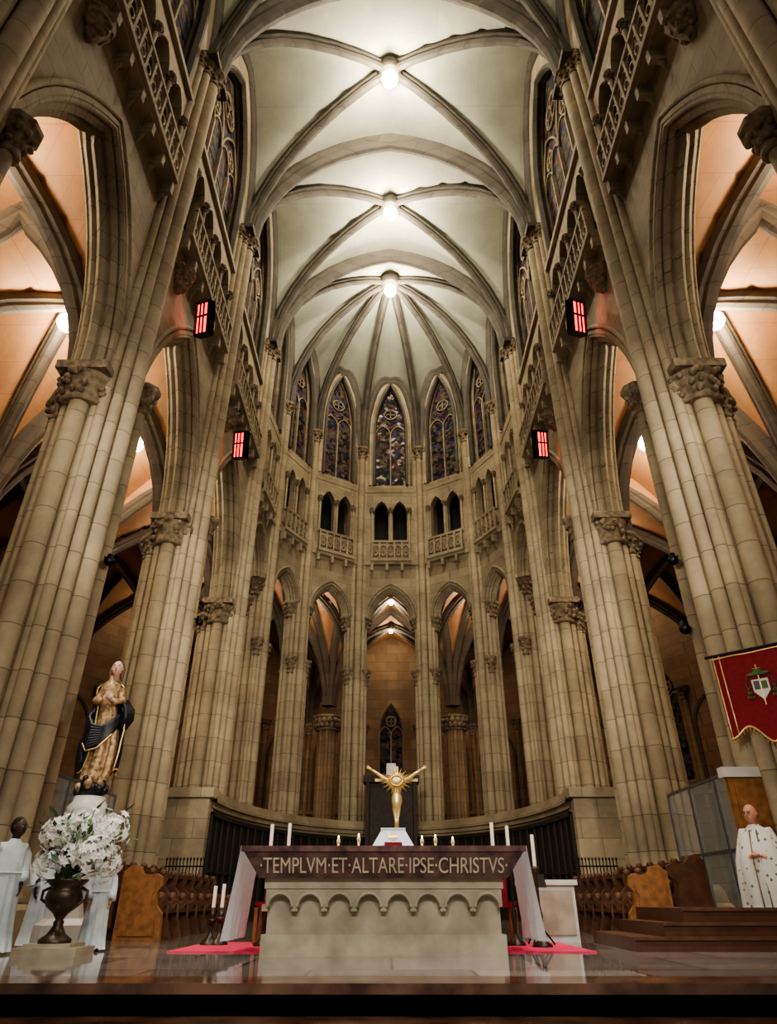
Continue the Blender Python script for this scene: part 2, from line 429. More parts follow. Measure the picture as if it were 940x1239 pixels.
def boss_lamp(rib,p,r=.34,m=RIB,lamp=True,power=0,col=(1,.86,.68),name="ceiling_lamp",drop=.55,bulb=.11):
    rib.lathe(p.x,p.y,[(r*.5,p.z+.05),(r,p.z-.1),(r,p.z-.28),(r*.7,p.z-.36)],14,m)
    if lamp:
        q=MB()
        q.lathe(p.x,p.y,[(.03,p.z-.3),(.03,p.z-drop+.12),(bulb*.8,p.z-drop+.1),(bulb*.8,p.z-drop)],10,BLACK)
        q.ell((p.x,p.y,p.z-drop-.04),bulb,bulb,bulb,LAMPG,12,8)
        q.build(name)
        if power:
            l=bpy.data.lights.new(name+"_light",'POINT'); l.energy=power; l.color=col; l.shadow_soft_size=.12
            o=bpy.data.objects.new(name+"_light",l); o.location=(p.x,p.y,p.z-drop-.35-bulb); bpy.context.scene.collection.objects.link(o)
web=MB(); rib=MB()
for i,(y0,y1) in enumerate(zip(E[:-1],E[1:])):
    ed=[(0,1.8),(1,1.0),(3,1.0)]
    if i==3: ed.append((2,1.8))
    p=vault_bay(web,rib,[(-AX,y0),(AX,y0),(AX,y1),(-AX,y1)],ZS,HV,AX,VAULT,RIB,1.1,ed)
    boss_lamp(rib,p,.42,lamp=(i>0),power=(0,350,820,900)[i],bulb=.28,drop=.7)
AC=V(0,21.5,0); AR=4.75
def ap(deg,r=AR): return V(r*math.sin(math.radians(deg)),AC.y+r*math.cos(math.radians(deg)),0)
PTS=[V(-4.9,19.3,0),ap(-76),ap(-48),ap(-17),ap(17),ap(48),ap(76),V(4.9,19.3,0)]
K=V(0,20.7,0)
ss=[math.sin(pi/2*i/8) for i in range(9)]
def fz(w,s):
    f=F(min(1,abs(w)*s),AX,HV); return ZS+f*(1-.24*s*s*(1-abs(w)))
for i in range(7):
    A,B=PTS[i],PTS[i+1]; M_=(A+B)/2
    def Q(s,w):
        p=K+(M_-K)*s+(B-A)*(.5*w*s); p.z=fz(w,s); return p
    vs=[Q(s,w) for s in ss for w in TS]; n=len(TS)
    web.add(vs,[(j*n+k,j*n+k+1,(j+1)*n+k+1,(j+1)*n+k) for j in range(8) for k in range(n-1)],VAULT,True)
    rib.sweep([Q(1,w) for w in TS],sc(RP,1.1),RIB)
vs=[];n=len(TS)
for s in ss:
    for w in TS:
        A,B=PTS[0],PTS[7]; M_=(A+B)/2
        p=K+(M_-K)*s+(B-A)*(.5*w*s); p.z=ZS+F(min(1,abs(w)*s),AX,HV); vs.append(p)
web.add(vs,[(j*n+k,j*n+k+1,(j+1)*n+k+1,(j+1)*n+k) for j in range(8) for k in range(n-1)],VAULT,True)
for i in range(0,8):
    A=PTS[i]
    path=[]
    for s in ss:
        p=K+(A-K)*s; p.z=ZS+F(s,AX,HV); path.append(p)
    rib.sweep(path,sc(RP,1.0),RIB)
boss_lamp(rib,V(0,20.7,ZS+HV),.5,power=850,bulb=.28,drop=.7)
web.build("ceiling"); rib.build("ceiling_ribs")

wall=MB()
for i in range(7):
    A,B=PTS[i],PTS[i+1]; M_=(A+B)/2; u=(B-A).normalized(); L=(B-A).length; h=L/2
    nrm=V(u.y,-u.x,0)
    if nrm.dot(M_-V(0,21,0))<0: nrm=-nrm
    fr=FR(M_,u,nrm)
    hw=min(h-.42,1.05)
    rs=max(hw*1.45,1.0)
    arch_wall(wall,fr,-h,h,10.75,13.7,0,hw,10.75,10.75,rs,.05,.7,STONE2,8)
    wall.sweep(arch_path(fr,0,hw,10.75,rs,.36,8),sc(ORD,.6),STONE2,sideof(fr))
    wall.tube(arch_path(fr,0,hw+.12,10.75,rs+.16,.04,8),.06,STONE2,7)
    hh=min(h-.42,.85)
    wall.fbox(fr,-h,-hh,.0,.85,13.3,17.1,STONE2); wall.fbox(fr,hh,h,.0,.85,13.3,17.1,STONE2)
    triforium(wall,fr,hh,2,13.7,17.1,hh/2-.10,14.3,15.9,.6)
    gallery(wall,fr,hh+.04,13.3,proj=.26)
    wall.fbox(fr,-h,h,-.06,.1,13.2,13.32,STONE2)
    wall.fbox(fr,-h,h,-.02,.1,17.0,17.15,STONE2)
    ww=min(h-.52,.66)
    arch_wall(wall,fr,-h,h,17.1,25.9,0,ww+.12,17.4,20.7,3.0,.0,.6,STONE2,8)
    wall.sweep(arch_path(fr,0,ww+.14,20.7,3.0,.02,8,zb=17.4),[(-.12,0.05),(-.12,-.06),(0,-.10),(.12,-.06),(.12,.05)],RIB,sideof(fr))
    wall.tube(arch_path(fr,0,ww+.32,20.7,3.25,-.01,8,zb=17.4),.06,SHAFT2,7)
    window(fr,0,ww+.1,17.4,20.7,2.95,2,.35,GLASSB if i==3 else GLASSD,t=.06)
wall.build("wall_apse")
for i in range(1,7):
    A=PTS[i]; d=(A-AC).normalized(); t=V(-d.y,d.x,0)
    mb=MB()
    c=A+d*.38
    mb.cyl(c.x,c.y,0,11,.38,STONE2,18)
    fr=FR(A,t,d)
    mb.fbox(fr,-.33,.33,.06,.5,0,ZS,STONE2)
    for a,b,r in ((0,-.06,.15),(.24,.02,.10),(-.24,.02,.10)):
        p=fr(a,b,0); mb.cyl(p.x,p.y,0,18.95,r,SHAFT2,12); capital(mb,p.x,p.y,18.9,19.5,r,r*1.9,nb=6)
    for a in (.36,-.36):
        for b,r in ((.16,.08),(.38,.12),(.6,.08)):
            p=fr(a,b,0); mb.cyl(p.x,p.y,0,10.3,r,SHAFT2,10)
        p=fr(a,.33,0); capital(mb,p.x,p.y,10.2,10.8,.2,.33,nb=9)
        p=fr(a*1.05,.06,0); mb.cyl(p.x,p.y,0,8.0,.08,SHAFT2,10); capital(mb,p.x,p.y,7.9,8.5,.11,.22,nb=7)
    p=fr(0,.8,0); mb.cyl(p.x,p.y,0,7.8,.14,SHAFT2,10); capital(mb,p.x,p.y,7.6,8.2,.15,.28,nb=7)
    mb.lathe(c.x,c.y,[(.8,0),(.8,.5),(.7,.65),(.6,.8)],8,STONE2,False)
    mb.build("apse_pier")

# ------------------------------------------------------------ aisles + ambulatory
web=MB(); rib=MB()
ZA=8.1; RA=5.6; XM=10.7
def column(x,y,r=.36,ztop=7.6,m=STONE):
    mb=MB(); mb.cyl(x,y,0,ztop,r,m,18)
    for i in range(8):
        a=2*pi*i/8; mb.cyl(x+r*math.cos(a),y+r*math.sin(a),0,ztop,.1,m,8)
    capital(mb,x,y,ztop-.1,ztop+.5,r+.1,r+.28,nb=16); base(mb,x,y,r+.05,m,0,.7)
    mb.build("aisle_column")
for sx in (1,-1):
    xi,xm,xo=5.55*sx,XM*sx,15.4*sx
    for i,(y0,y1) in enumerate(zip(E[:-1],E[1:])):
        p=vault_bay(web,rib,[(xi,y0),(xm,y0),(xm,y1),(xi,y1)],ZA,RA,2.4,SALMON,RIBA,1.15,[(0,1.6),(1,1.7),(3,1.0)])
        boss_lamp(rib,p,.34,RIBA,power=(330 if i>=1 else 160),bulb=.24,drop=.72,col=(1,.85,.64),name="aisle_lamp")
        vault_bay(web,rib,[(xm,y0),(xo,y0),(xo,y1),(xm,y1)],ZA,RA,2.4,SALMON,RIBA,1.15,[(0,1.4)])
    for y in E: column(xm,y)
OP=[V(-XM,19.3,0),ap(-72,9.4),ap(-48,9.4),ap(-18,9.2),ap(18,9.2),ap(48,9.4),ap(72,9.4),V(XM,19.3,0)]
WP=[V(-15.4,19.3,0),ap(-72,14),ap(-48,13.8),ap(-18,13.6),ap(18,13.6),ap(48,13.8),ap(72,14),V(15.4,19.3,0)]
IP=[V(-5.55,19.3,0)]+[p+(p-AC).normalized()*.72 for p in PTS[1:-1]]+[V(5.55,19.3,0)]
RM=4.8
for i in range(7):
    p=vault_bay(web,rib,[IP[i],IP[i+1],OP[i+1],OP[i]],ZA,RM,2.4,SALMON,RIBA,.95,[(3,1.2),(2,1.3),(0,.8)]+([(1,1.2)] if i==6 else []))
    boss_lamp(rib,p,.3,RIBA,power=130,bulb=.12,drop=.4,col=(1,.82,.62),name="ambulatory_lamp",lamp=True)
    p=vault_bay(web,rib,[OP[i],OP[i+1],WP[i+1],WP[i]],ZA,RM,2.4,SALMON,RIBA,.95,[(3,1.2)])
    if i in (1,3,5): boss_lamp(rib,p,.3,RIBA,power=80,bulb=.1,drop=.4,col=(1,.80,.6),name="ambulatory_lamp")
for p in OP[1:-1]: column(p.x,p.y,.38,7.1,ORANGE)
# lunette between the higher aisle vault and the ambulatory vault
for s in (-1,1):
    for A,B in ((V(s*5.55,19.3,0),V(s*XM,19.3,0)),(V(s*XM,19.3,0),V(s*15.4,19.3,0))):
        vs=[]
        for t in TS:
            q=(A+B)/2+(B-A)*(t/2)
            vs.append(q+V(0,0,ZA+F(abs(t),2.4,RM)-.02)); vs.append(q+V(0,0,ZA+F(abs(t),2.4,RA)+.05))
        web.add(vs,[(2*k,2*k+2,2*k+3,2*k+1) for k in range(len(TS)-1)],SALMON)
web.build("ceiling_aisles"); rib.build("ceiling_aisle_ribs")
wo=MB()
ring=[V(-15.4,-1.1,0),V(-15.4,4,0),V(-15.4,9.1,0),V(-15.4,14.2,0)]+WP+[V(15.4,14.2,0),V(15.4,9.1,0),V(15.4,4,0),V(15.4,-1.1,0)]
for A,B in zip(ring[:-1],ring[1:]):
    u=(B-A).normalized(); n=V(-u.y,u.x,0); M_=(A+B)/2
    if n.dot(M_-V(0,14,0))<0: n=-n
    fr=FR(M_,u,n); h=(B-A).length/2
    arch_wall(wo,fr,-h,h,0,13.9,0,.62,4.6,7.8,1.5,0,.5,ORANGE,7)
    window(fr,0,.62,4.6,7.8,1.5,2,.3,GLASSD,t=.07)
    wo.fbox(fr,-h,h,-.1,.05,4.0,4.15,ORANGE)
    for a in (-h,-h*.33,h*.33):
        p=fr(a,-.05,0); wo.cyl(p.x,p.y,0,7.8,.13,ORANGE,8)
        capital(wo,p.x,p.y,7.7,8.2,.14,.28,nb=6)
    for a in (-h*.66,h*.66):
        wo.sweep(arch_path(fr,a,h*.26,6.5,h*.4,0,6,zb=.5),[(-.06,.05),(-.06,-.07),(.06,-.07),(.06,.05)],RIBA,sideof(fr))
wo.build("wall_ambulatory")

# ------------------------------------------------------------ floor
mb=MB()
mb.box(-16,16,5.10,36,-.5,0,FLOOR); mb.build("floor")
mb=MB()
mb.box(-16,16,-14,5.0,-.9,-.51,FLOOR); mb.build("floor_nave")
mb=MB()
mb.box(-9,9,5.04,5.5,-.055,.002,STEP); mb.box(-9,9,5.10,5.5,-.17,-.055,STEP)
mb.box(-9,9,4.68,5.12,-.225,-.17,STEP); mb.box(-9,9,4.74,5.12,-.34,-.225,STEP)
mb.box(-9,9,4.32,4.80,-.395,-.34,STEP); mb.box(-9,9,4.38,4.8,-.52,-.395,STEP)
mb.build("sanctuary_steps")
mb=MB(); mb.box(-2.25,2.05,7.85,9.6,.0,.012,PINK); mb.build("pink_carpet")

# ------------------------------------------------------------ dossal screen wall
mb=MB()
def ellp(t,o=0): return V((4.35+o)*math.cos(t),17+(7.6+o)*math.sin(t),0)
N=60
def band(o0,o1,z0,z1,m,t0=0,t1=pi):
    for i in range(N):
        a=t0+(t1-t0)*i/N; b=t0+(t1-t0)*(i+1)/N
        q=[ellp(a,o0),ellp(b,o0),ellp(b,o1),ellp(a,o1)]
        vs=[p+V(0,0,z0) for p in q]+[p+V(0,0,z1) for p in q]
        mb.add(vs,[(0,1,2,3),(4,5,6,7),(0,1,5,4),(2,3,7,6)],m)
band(0,.3,0,2.5,STONE2); band(-.08,.34,2.36,2.48,STONE2); band(-.18,.4,2.48,2.6,STONE2); band(-.1,.36,2.6,2.74,STONE2)
band(-.06,0,.0,2.25,WOODD); band(-.14,0,2.17,2.27,WOODD); band(-.5,-.06,.0,.45,WOODD); band(-.12,-.06,1.0,1.06,WOODD)
for i in range(49):
    t=pi*i/48; p=ellp(t,-.1); mb.box(p.x-.025,p.x+.025,p.y-.025,p.y+.025,0,2.2,WOODD)
for s in (1,-1):
    mb.box(min(s*4.3,s*5.3),max(s*4.3,s*5.3),16.75,17.25,0,2.55,STONE)
    mb.box(min(s*4.2,s*5.4),max(s*4.2,s*5.4),16.65,17.3,2.55,2.76,STONE)
    mb.box(min(s*4.25,s*5.35),max(s*4.25,s*5.35),16.68,17.3,0,.4,STONE)
mb.build("choir_screen_wall")
mb=MB()
mb.box(-.85,.85,23.9,24.3,0,4.0,WOODC); mb.box(-.95,.95,23.7,24.35,3.9,4.12,WOODC)
mb.box(-.72,.72,23.8,23.92,.6,3.7,WOODC)
for x in (-.8,-.27,.27,.8): mb.box(x-.06,x+.06,23.75,23.9,0,4.0,WOODC)
mb.box(-.35,.35,23.6,23.9,1.4,2.4,BRONZE); mb.box(-.16,.16,23.7,23.9,4.12,4.5,MARB)
mb.build("reredos_cabinet")

# ------------------------------------------------------------ altar
CX=-.075
alt=empty("altar",(CX,0,0))
mb=MB()
mb.box(-1.13,1.13,7.44,8.14,0,.6,LIMEST)
mb.box(-1.17,1.17,7.40,8.18,0,.17,LIMEST)
mb.box(-1.17,1.17,7.38,8.18,.55,.64,LIMEST)
fr=FR((0,7.42,0),(1,0,0),(0,1,0))
nA=8; w=2.30/nA
for i in range(nA):
    c=-1.15+w*(i+.5)
    arch_wall(mb,fr,c-w/2,c+w/2,.40,.552,c,w*.42,.40,.40,w*.42,-.03,.03,LIMEST,6)
    mb.sweep(arch_path(fr,c,w*.40,.395,w*.40,-.03,6),[(-.02,.02),(-.03,-.005),(.02,-.02),(.02,.02)],LIMEST,V(0,1,0))
    mb.box(c-w/2-.03,c-w/2+.03,7.38,7.45,.36,.42,LIMEST)
mb.build("altar_base",alt)
mb=MB()
zt=[(1.40,7.20,8.45,.914),(1.40,7.20,8.45,.865),(1.37,7.215,8.43,.86),(1.22,7.33,8.3,.64)]
vs=[]
for hx,ya,yb,z in zt: vs+=[(-hx,ya,z),(hx,ya,z),(hx,yb,z),(-hx,yb,z)]
fs=[(0,1,2,3),(12,13,14,15)]
for j in range(3):
    for k in range(4): fs.append((j*4+k,j*4+(k+1)%4,(j+1)*4+(k+1)%4,(j+1)*4+k))
mb.add(vs,fs,REDM); mb.build("altar_slab",alt)
cu=bpy.data.curves.new("ins",'FONT'); cu.body="\u00b7TEMPLVM\u00b7ET\u00b7ALTARE\u00b7IPSE\u00b7CHRISTVS\u00b7"; cu.size=.2; cu.align_x='CENTER'; cu.extrude=.004
to=bpy.data.objects.new("ins",cu); bpy.context.scene.collection.objects.link(to)
bpy.context.view_layer.update()
me=bpy.data.meshes.new_from_object(to.evaluated_get(bpy.context.evaluated_depsgraph_get()))
bpy.data.objects.remove(to)
xs=[v.co.x for v in me.vertices]; ys=[v.co.y for v in me.vertices]
x0,x1,y0,y1=min(xs),max(xs),min(ys),max(ys)
tl=math.atan2(.115,.22)
for v in me.vertices:
    a=(v.co.x-(x0+x1)/2)/(x1-x0)*2.42; b=(v.co.y-y0)/(y1-y0)*.15+.045
    d=v.co.z
    v.co=(a,7.33-b*math.sin(tl)-.006-d,.64+b*math.cos(tl))
INS=mat("inscription_gilding",(206,192,160),0.5,0.1); me.materials.append(INS)
o=bpy.data.objects.new("altar_inscription",me); bpy.context.scene.collection.objects.link(o); o.parent=alt
mb=MB()
mb.box(-1.40,1.40,7.45,8.4,.914,.922,WHITE)
for s in (-1,1):
    vs=[];fs=[];nu,nv=22,10
    for j in range(nv+1):
        for i in range(nu+1):
            y=7.26+1.1*i/nu; z=.92-.80*j/nv
            k=j/nv
            x=s*(1.415+.08*k+.035*k*math.sin(i*1.5+j*.1))
            vs.append((x,y+.05*k*math.sin(i*.9),z))
    for j in range(nv):
        for i in range(nu):
            q=j*(nu+1)+i; fs.append((q,q+1,q+nu+2,q+nu+1))
    mb.add(vs,fs,WHITE,True)
mb.build("altar_cloth",alt)

cr=empty("crucifix",(.06,8.0,.922)); cr.scale=(1.22,1.2,1.0)
mb=MB()
mb.lathe(0,0,[(.11,0),(.11,.02),(.06,.05),(.03,.09),(.045,.12),(.02,.16),(.02,.3)],16,GOLD)
mb.box(-.018,.018,.0,.03,.25,.86,GOLD); mb.box(-.2,.2,.0,.03,.70,.73,GOLD)
for k in range(36):
    a=2*pi*k/36; r=.15 if k%2 else .105
    d=V(math.cos(a),0,math.sin(a)); t=V(-math.sin(a),0,math.cos(a)); c=V(0,-.095,.69)
    mb.add([c+d*.045+t*.009,c+d*.045-t*.009,c+d*r,c+d*.045+V(0,-.014,0)],[(0,1,2),(0,3,2),(1,3,2)],GOLD)
mb.ell((0,-.095,.69),.055,.016,.055,GOLD,20,8); mb.ell((0,-.112,.69),.026,.008,.026,WAX,14,8)
mb.tube([(.055*math.cos(2*pi*k/20),-.11,.69+.055*math.sin(2*pi*k/20)) for k in range(21)],.007,GOLD,6)
mb.build("cross",cr)
mb=MB()
mb.loft([(0,-.05,.27,.012,.015),(0,-.055,.32,.022,.022),(0,-.07,.40,.034,.034),(0,-.065,.48,.048,.04,.06),(0,-.055,.53,.046,.036,.06),(0,-.055,.57,.036,.03),(0,-.06,.62,.05,.034),(0,-.055,.665,.052,.03),(0,-.05,.69,.02,.018)],GOLD,14)
mb.ell((0,-.07,.76),.026,.03,.036,GOLD)
for s in (-1,1):
    mb.tube([(s*.04,-.05,.67),(s*.14,-.05,.745),(s*.235,-.04,.82)],[.024,.019,.012],GOLD)
    hp=V(s*.235,-.04,.82); dr=V(s*.8,0,.6).normalized()
    mb.ell(hp+dr*.015,.014,.008,.014,GOLD,8,6)
    for q in range(5):
        an=(q-2)*.32; d2=V(dr.x*math.cos(an)-dr.z*math.sin(an),-.2,dr.x*math.sin(an)+dr.z*math.cos(an))
        mb.tube([hp+dr*.02,hp+dr*.02+d2*.018,hp+dr*.02+d2*(.03 if q in(0,4) else .036)+V(0,-.004,0)],[.004,.0035,.003],GOLD,5)
    mb.tube([(s*.015,-.06,.5),(s*.02,-.08,.4),(s*.008,-.06,.28),(s*.006,-.08,.25)],[.02,.017,.011,.009],GOLD)
mb.build("corpus",cr)
mb=MB()
mb.add([(-.20,7.52,.923),(.24,7.52,.923),(.20,7.80,.923),(-.16,7.80,.923),(-.10,7.6,1.09),(.14,7.6,1.09),(.13,7.76,1.10),(-.09,7.76,1.10)],
       [(0,1,2,3),(4,5,6,7),(0,1,5,4),(1,2,6,5),(2,3,7,6),(3,0,4,7)],VEIL)
mb.box(-.07,.11,7.50,7.53,.925,.965,REDC); mb.box(-.11,.15,7.59,7.77,1.09,1.105,VEIL)
mb.add([(.0,7.545,.99),(.04,7.545,.99),(.04,7.575,1.06),(.0,7.575,1.06)],[(0,1,2,3)],GOLD); mb.add([(-.03,7.548,1.01),(.07,7.548,1.01),(.07,7.556,1.035),(-.03,7.556,1.035)],[(0,1,2,3)],GOLD)
mb.build("chalice_veil")
for x,h in ((-.55,.05),(-.34,.07),(.32,.05),(.46,.06),(.64,.04)):
    mb=MB(); mb.lathe(x,7.6,[(.035,.922),(.035,.93),(.012,.94),(.02,.922+h),(.022,.93+h)],12,GOLD)
    mb.cyl(x,7.6,.93+h,.95+h,.018,WAX); mb.ell((x,7.6,.968+h),.008,.008,.017,FLAME,8,6); mb.build("altar_candle")
for x,y,z in ((-1.45,8.8,1.25),(-1.25,8.9,1.27),(1.22,8.8,1.27),(1.42,8.9,1.24),(1.66,8.6,1.12),(-2.0,9.0,.62),(-2.1,9.0,.6)):
    mb=MB(); mb.lathe(x,y,[(.11,0.012),(.11,.03),(.04,.08),(.02,.14),(.035,.3),(.018,.4),(.018,z-.42),(.05,z-.36),(.05,z-.34),(.022,z-.33)],14,BRONZE)
    mb.cyl(x,y,z-.34,z,.022,WAX,10); mb.build("tall_candlestick")

# ------------------------------------------------------------ statue of virgin
st=empty("virgin_mary_statue",(-3.62,8.5,0.02))
mb=MB()
mb.lathe(0,0,[(.30,-.02),(.30,.2),(.2,.26),(.16,.4),(.16,1.1),(.18,1.16),(.22,1.22),(.25,1.26),(.25,1.33)],8,MARB,False,rot=pi/8)
mb.lathe(0,0,[(.23,1.33),(.24,1.38),(.19,1.44),(.18,1.5)],16,MARB)
mb.build("pedestal",st)
mb=MB()
mb.ell((0,0,1.6),.17,.16,.13,NAVY,16,10)
for i in range(16):
    a=random.uniform(0,2*pi); mb.blob((.16*math.cos(a),.15*math.sin(a),random.uniform(1.54,1.72)),.05,random.choice((NAVY,ROBE)))
def bx_(z):
    k=(z-1.7)/1.25; return .035*math.sin(k*pi*1.6)
RB=[(1.68,.155,.13,.16),(1.78,.165,.14,.15),(1.95,.16,.135,.13),(2.12,.155,.13,.11),(2.28,.145,.12,.08),(2.42,.125,.105,.06),(2.54,.105,.09,.04),(2.66,.12,.092,.03),(2.78,.135,.09,.02),(2.85,.12,.075,0),(2.91,.05,.05,0),(2.97,.04,.04,0)]
mb.loft([(bx_(z),-.01,z,a,b,f) for z,a,b,f in RB],ROBE,44,nf=9)
vs=[];fs=[];nu,nv=36,18
def brad(z):
    for (z0,a0,b0,_),(z1,a1,b1,_) in zip(RB[:-1],RB[1:]):
        if z0<=z<=z1:
            t=(z-z0)/(z1-z0); return a0+(a1-a0)*t,b0+(b1-b0)*t
    return RB[-1][1:3]
for j in range(nv+1):
    k=j/nv; z=2.87-1.08*k
    ra,rb=brad(z)
    a0=-.1-.15*k; a1=pi+.35+.75*math.sin(pi*min(1,k*.8))
    for i in range(nu+1):
        a=a0+(a1-a0)*i/nu
        f=1.22+.12*k+.10*math.sin(i*1.25+k*4)
        if i<7: f+=.35*math.sin(pi*min(1,k*1.5))*(1-i/7)
        if i>nu-12: f+=.22*math.sin(pi*k)*(1-(nu-i)/12)
        vs.append((bx_(z)+ra*f*math.cos(a),-.005+rb*f*math.sin(a)+.02,z+.03*math.sin(i*.7)*k))
for j in range(nv):
    for i in range(nu):
        q=j*(nu+1)+i; fs.append((q,q+1,q+nu+2,q+nu+1))
mb.add(vs,fs,NAVY,True)
mb.tube([vs[j*(nu+1)] for j in range(nv+1)],.011,GOLD,6); mb.tube([vs[j*(nu+1)+nu] for j in range(nv+1)],.011,GOLD,6)
mb.tube([vs[nv*(nu+1)+i] for i in range(nu+1)],.010,GOLD,6)
for q in range(9):
    o_=q*.038
    mb.tube([(-.15,-.04,2.58-o_),(-.185,-.11,2.42-o_),(-.10,-.175,2.30-o_*.9),(.03,-.175,2.28-o_*.65),(.14,-.12,2.38-o_*.45),(.19,-.02,2.50-o_*.35)],[.02,.036,.034,.03,.03,.02],NAVY,8)
mb.tube([(-.15,-.06,2.26),(-.19,-.14,2.10),(-.10,-.21,1.99),(.03,-.205,2.03),(.14,-.14,2.19),(.18,-.05,2.34)],.010,GOLD,6)
for q in range(5):
    mb.tube([(-.15-.012*q,-.10+.03*q,2.3),(-.20-.018*q,-.12+.035*q,2.1),(-.17-.022*q,-.11+.03*q,1.9),(-.2-.015*q,-.10+.03*q,1.78)],[.02,.036,.034,.012],NAVY,8)
    mb.tube([(.15+.008*q,-.03+.03*q,2.66),(.225+.012*q,-.05+.03*q,2.54),(.25+.008*q,-.05+.03*q,2.42),(.19+.008*q,-.04+.03*q,2.3)],[.02,.034,.03,.014],NAVY,8)
mb.build("robe_and_mantle",st)
mb=MB()
STSKIN=mat("statue_flesh",(214,176,152),0.4,var=.05)
for s in (-1,1):
    mb.tube([(s*.115,-.01,2.79),(s*.17,-.06,2.63),(s*.10,-.15,2.60),(s*.05,-.17,2.64)],[.046,.05,.042,.03],ROBE,10)
    for q in range(5):
        z=2.62+.016*q
        mb.tube([(s*.04+.02,-.165,z),(s*.02+.02,-.195,z+.03),(-s*.005+.02,-.20,z+.055-.008*abs(q-2))],[.011,.009,.006],STSKIN,6)
    mb.ell((s*.04+.02,-.165,2.65),.026,.022,.036,STSKIN)
mb.build("arms",st)

LIPS=mat("lips",(150,80,74),0.5)
def head(mb,c,R,skin,hair,yaw=0,bald=False,long=False,tilt=0):
    M=Matrix.Rotation(yaw,4,'Z')@Matrix.Rotation(tilt,4,'X')
    def fn(p):
        q=p.copy()
        if q.z<0: k=1-.32*(-q.z)**1.3; q.x*=k; 
        if q.y<-.5 and q.z<-.2: q.y-=.06
        if q.y>0 and q.z<-.3: q.y*=.75
        return q
    def T(x,y,z): return Vector(c)+M@(V(x,y,z)*R)
    mb.ell(c,.76*R,.92*R,1.15*R,skin,20,16,M=M,fn=fn)
    mb.tube([T(0,-.84,.28),T(0,-1.0,-.02),T(0,-1.08,-.18),T(0,-.9,-.24)],[.06*R,.09*R,.14*R,.08*R],skin,8)
    for s in (-1,1):
        mb.ell(T(s*.28,-.80,.12),.12*R,.09*R,.07*R,MARB,8,6,M=M); mb.ell(T(s*.28,-.88,.12),.06*R,.04*R,.06*R,HAIRB,8,6,M=M)
        mb.tube([T(s*.12,-.88,.27),T(s*.3,-.88,.33),T(s*.46,-.74,.27)],.035*R,hair,5)
        mb.ell(T(s*.77,.02,0),.08*R,.16*R,.24*R,skin,8,6,M=M)
    mb.tube([T(-.2,-.84,-.5),T(0,-.93,-.48),T(.2,-.84,-.5)],[.03*R,.06*R,.03*R],LIPS if skin!=SKIND else HAIRB,6)
    mb.tube([Vector(c)+V(0,.05*R,-.7*R),Vector(c)+V(0,.15*R,-1.6*R)],[.46*R,.5*R],skin,12)
    def hf(p):
        q=p.copy()
        if q.y<0 and q.z<.45: q.y*=.45
        return q
    if not bald: mb.ell(Vector(c)+M@(V(0,.14,.20)*R),.82*R,.90*R,1.04*R,hair,18,12,M=M,fn=hf)
    else:
        mb.ell(Vector(c)+M@(V(0,.30,-.08)*R),.80*R,.66*R,.56*R,hair,18,12,M=M)
    if long:
        for s in (-1,1): mb.tube([T(s*.5,.2,.8),T(s*.78,.15,0),T(s*.75,.2,-.9),T(s*.9,.0,-1.7)],[.26*R,.28*R,.28*R,.1*R],hair,8)
HAIRA=mat("auburn_hair",(96,62,42),0.6)
mb=MB(); head(mb,(0,-.02,3.06),.095,STSKIN,HAIRA,yaw=.2,long=True,tilt=-.1); mb.build("head",st)

# ------------------------------------------------------------ urn with flowers
ur=empty("flower_urn",(-3.22,7.45,0))
mb=MB()
mb.box(-.30,.30,-.2,.25,0,.07,LIMEST); mb.box(-.22,.22,-.16,.2,.07,.10,LIMEST)
mb.lathe(0,0,[(.15,.10),(.15,.13),(.09,.17),(.045,.24),(.05,.27),(.035,.29),(.07,.34),(.15,.40),(.175,.47),(.16,.53),(.13,.56),(.19,.61),(.2,.63),(.17,.63),(.1,.56)],24,BRONZE)
for s in (-1,1): mb.tube([(s*.15,0,.42),(s*.22,0,.46),(s*.22,0,.53),(s*.15,0,.56)],.015,BRONZE,7)
mb.build("urn",ur)
fl=MB()
CL=[(-.2,0,.76,.16),(.32,0,.78,.17),(.05,-.1,.8,.17),(.08,0,1.1,.16)]+[(random.uniform(-.24,.38),random.uniform(-.2,.16),random.uniform(.76,1.12),random.uniform(.12,.17)) for _ in range(20)]
for i in range(200):
    c0=random.choice(CL)
    d=V(c0[0],c0[1],c0[2])+V(random.uniform(-1,1),random.uniform(-1,1),random.uniform(-1,1))*c0[3]*1.15
    p0=V(0,0,.58)
    if i%3==0: fl.tube([p0,p0.lerp(d,.5)+V(0,0,.06),d],.005,LEAF,4)
    a=random.uniform(0,2*pi); L_=random.uniform(.08,.18); q=V(d.x+math.cos(a)*.4,d.y+math.sin(a)*.4,random.uniform(-.4,.7)).normalized(); t=V(-math.sin(a),math.cos(a),0)*.022
    fl.add([d,d+q*L_*.5+t,d+q*L_,d+q*L_*.5-t],[(0,1,2,3)],LEAF)
for i in range(620):
    c0=random.choice(CL)
    n=V(random.gauss(0,1),random.gauss(0,1)-.4,random.gauss(0,1)+.2).normalized()
    c=V(c0[0],c0[1],c0[2])+n*c0[3]*random.uniform(.6,1.12)
    up=V(0,0,1) if abs(n.z)<.9 else V(1,0,0)
    s_=n.cross(up).normalized(); t_=n.cross(s_)
    r=random.uniform(.03,.052)
    for k in range(6):
        an=2*pi*k/6+i; d=s_*math.cos(an)+t_*math.sin(an); e=s_*-math.sin(an)+t_*math.cos(an)
        fl.add([c,c+d*r*.6+e*r*.36+n*r*.35,c+d*r*1.25+n*r*.2,c+d*r*.6-e*r*.36+n*r*.35],[(0,1,2,3)],PETAL)
    fl.ell(c+n*r*.25,r*.12,r*.12,r*.12,WAX,5,4)
fl.build("white_lilies",ur)

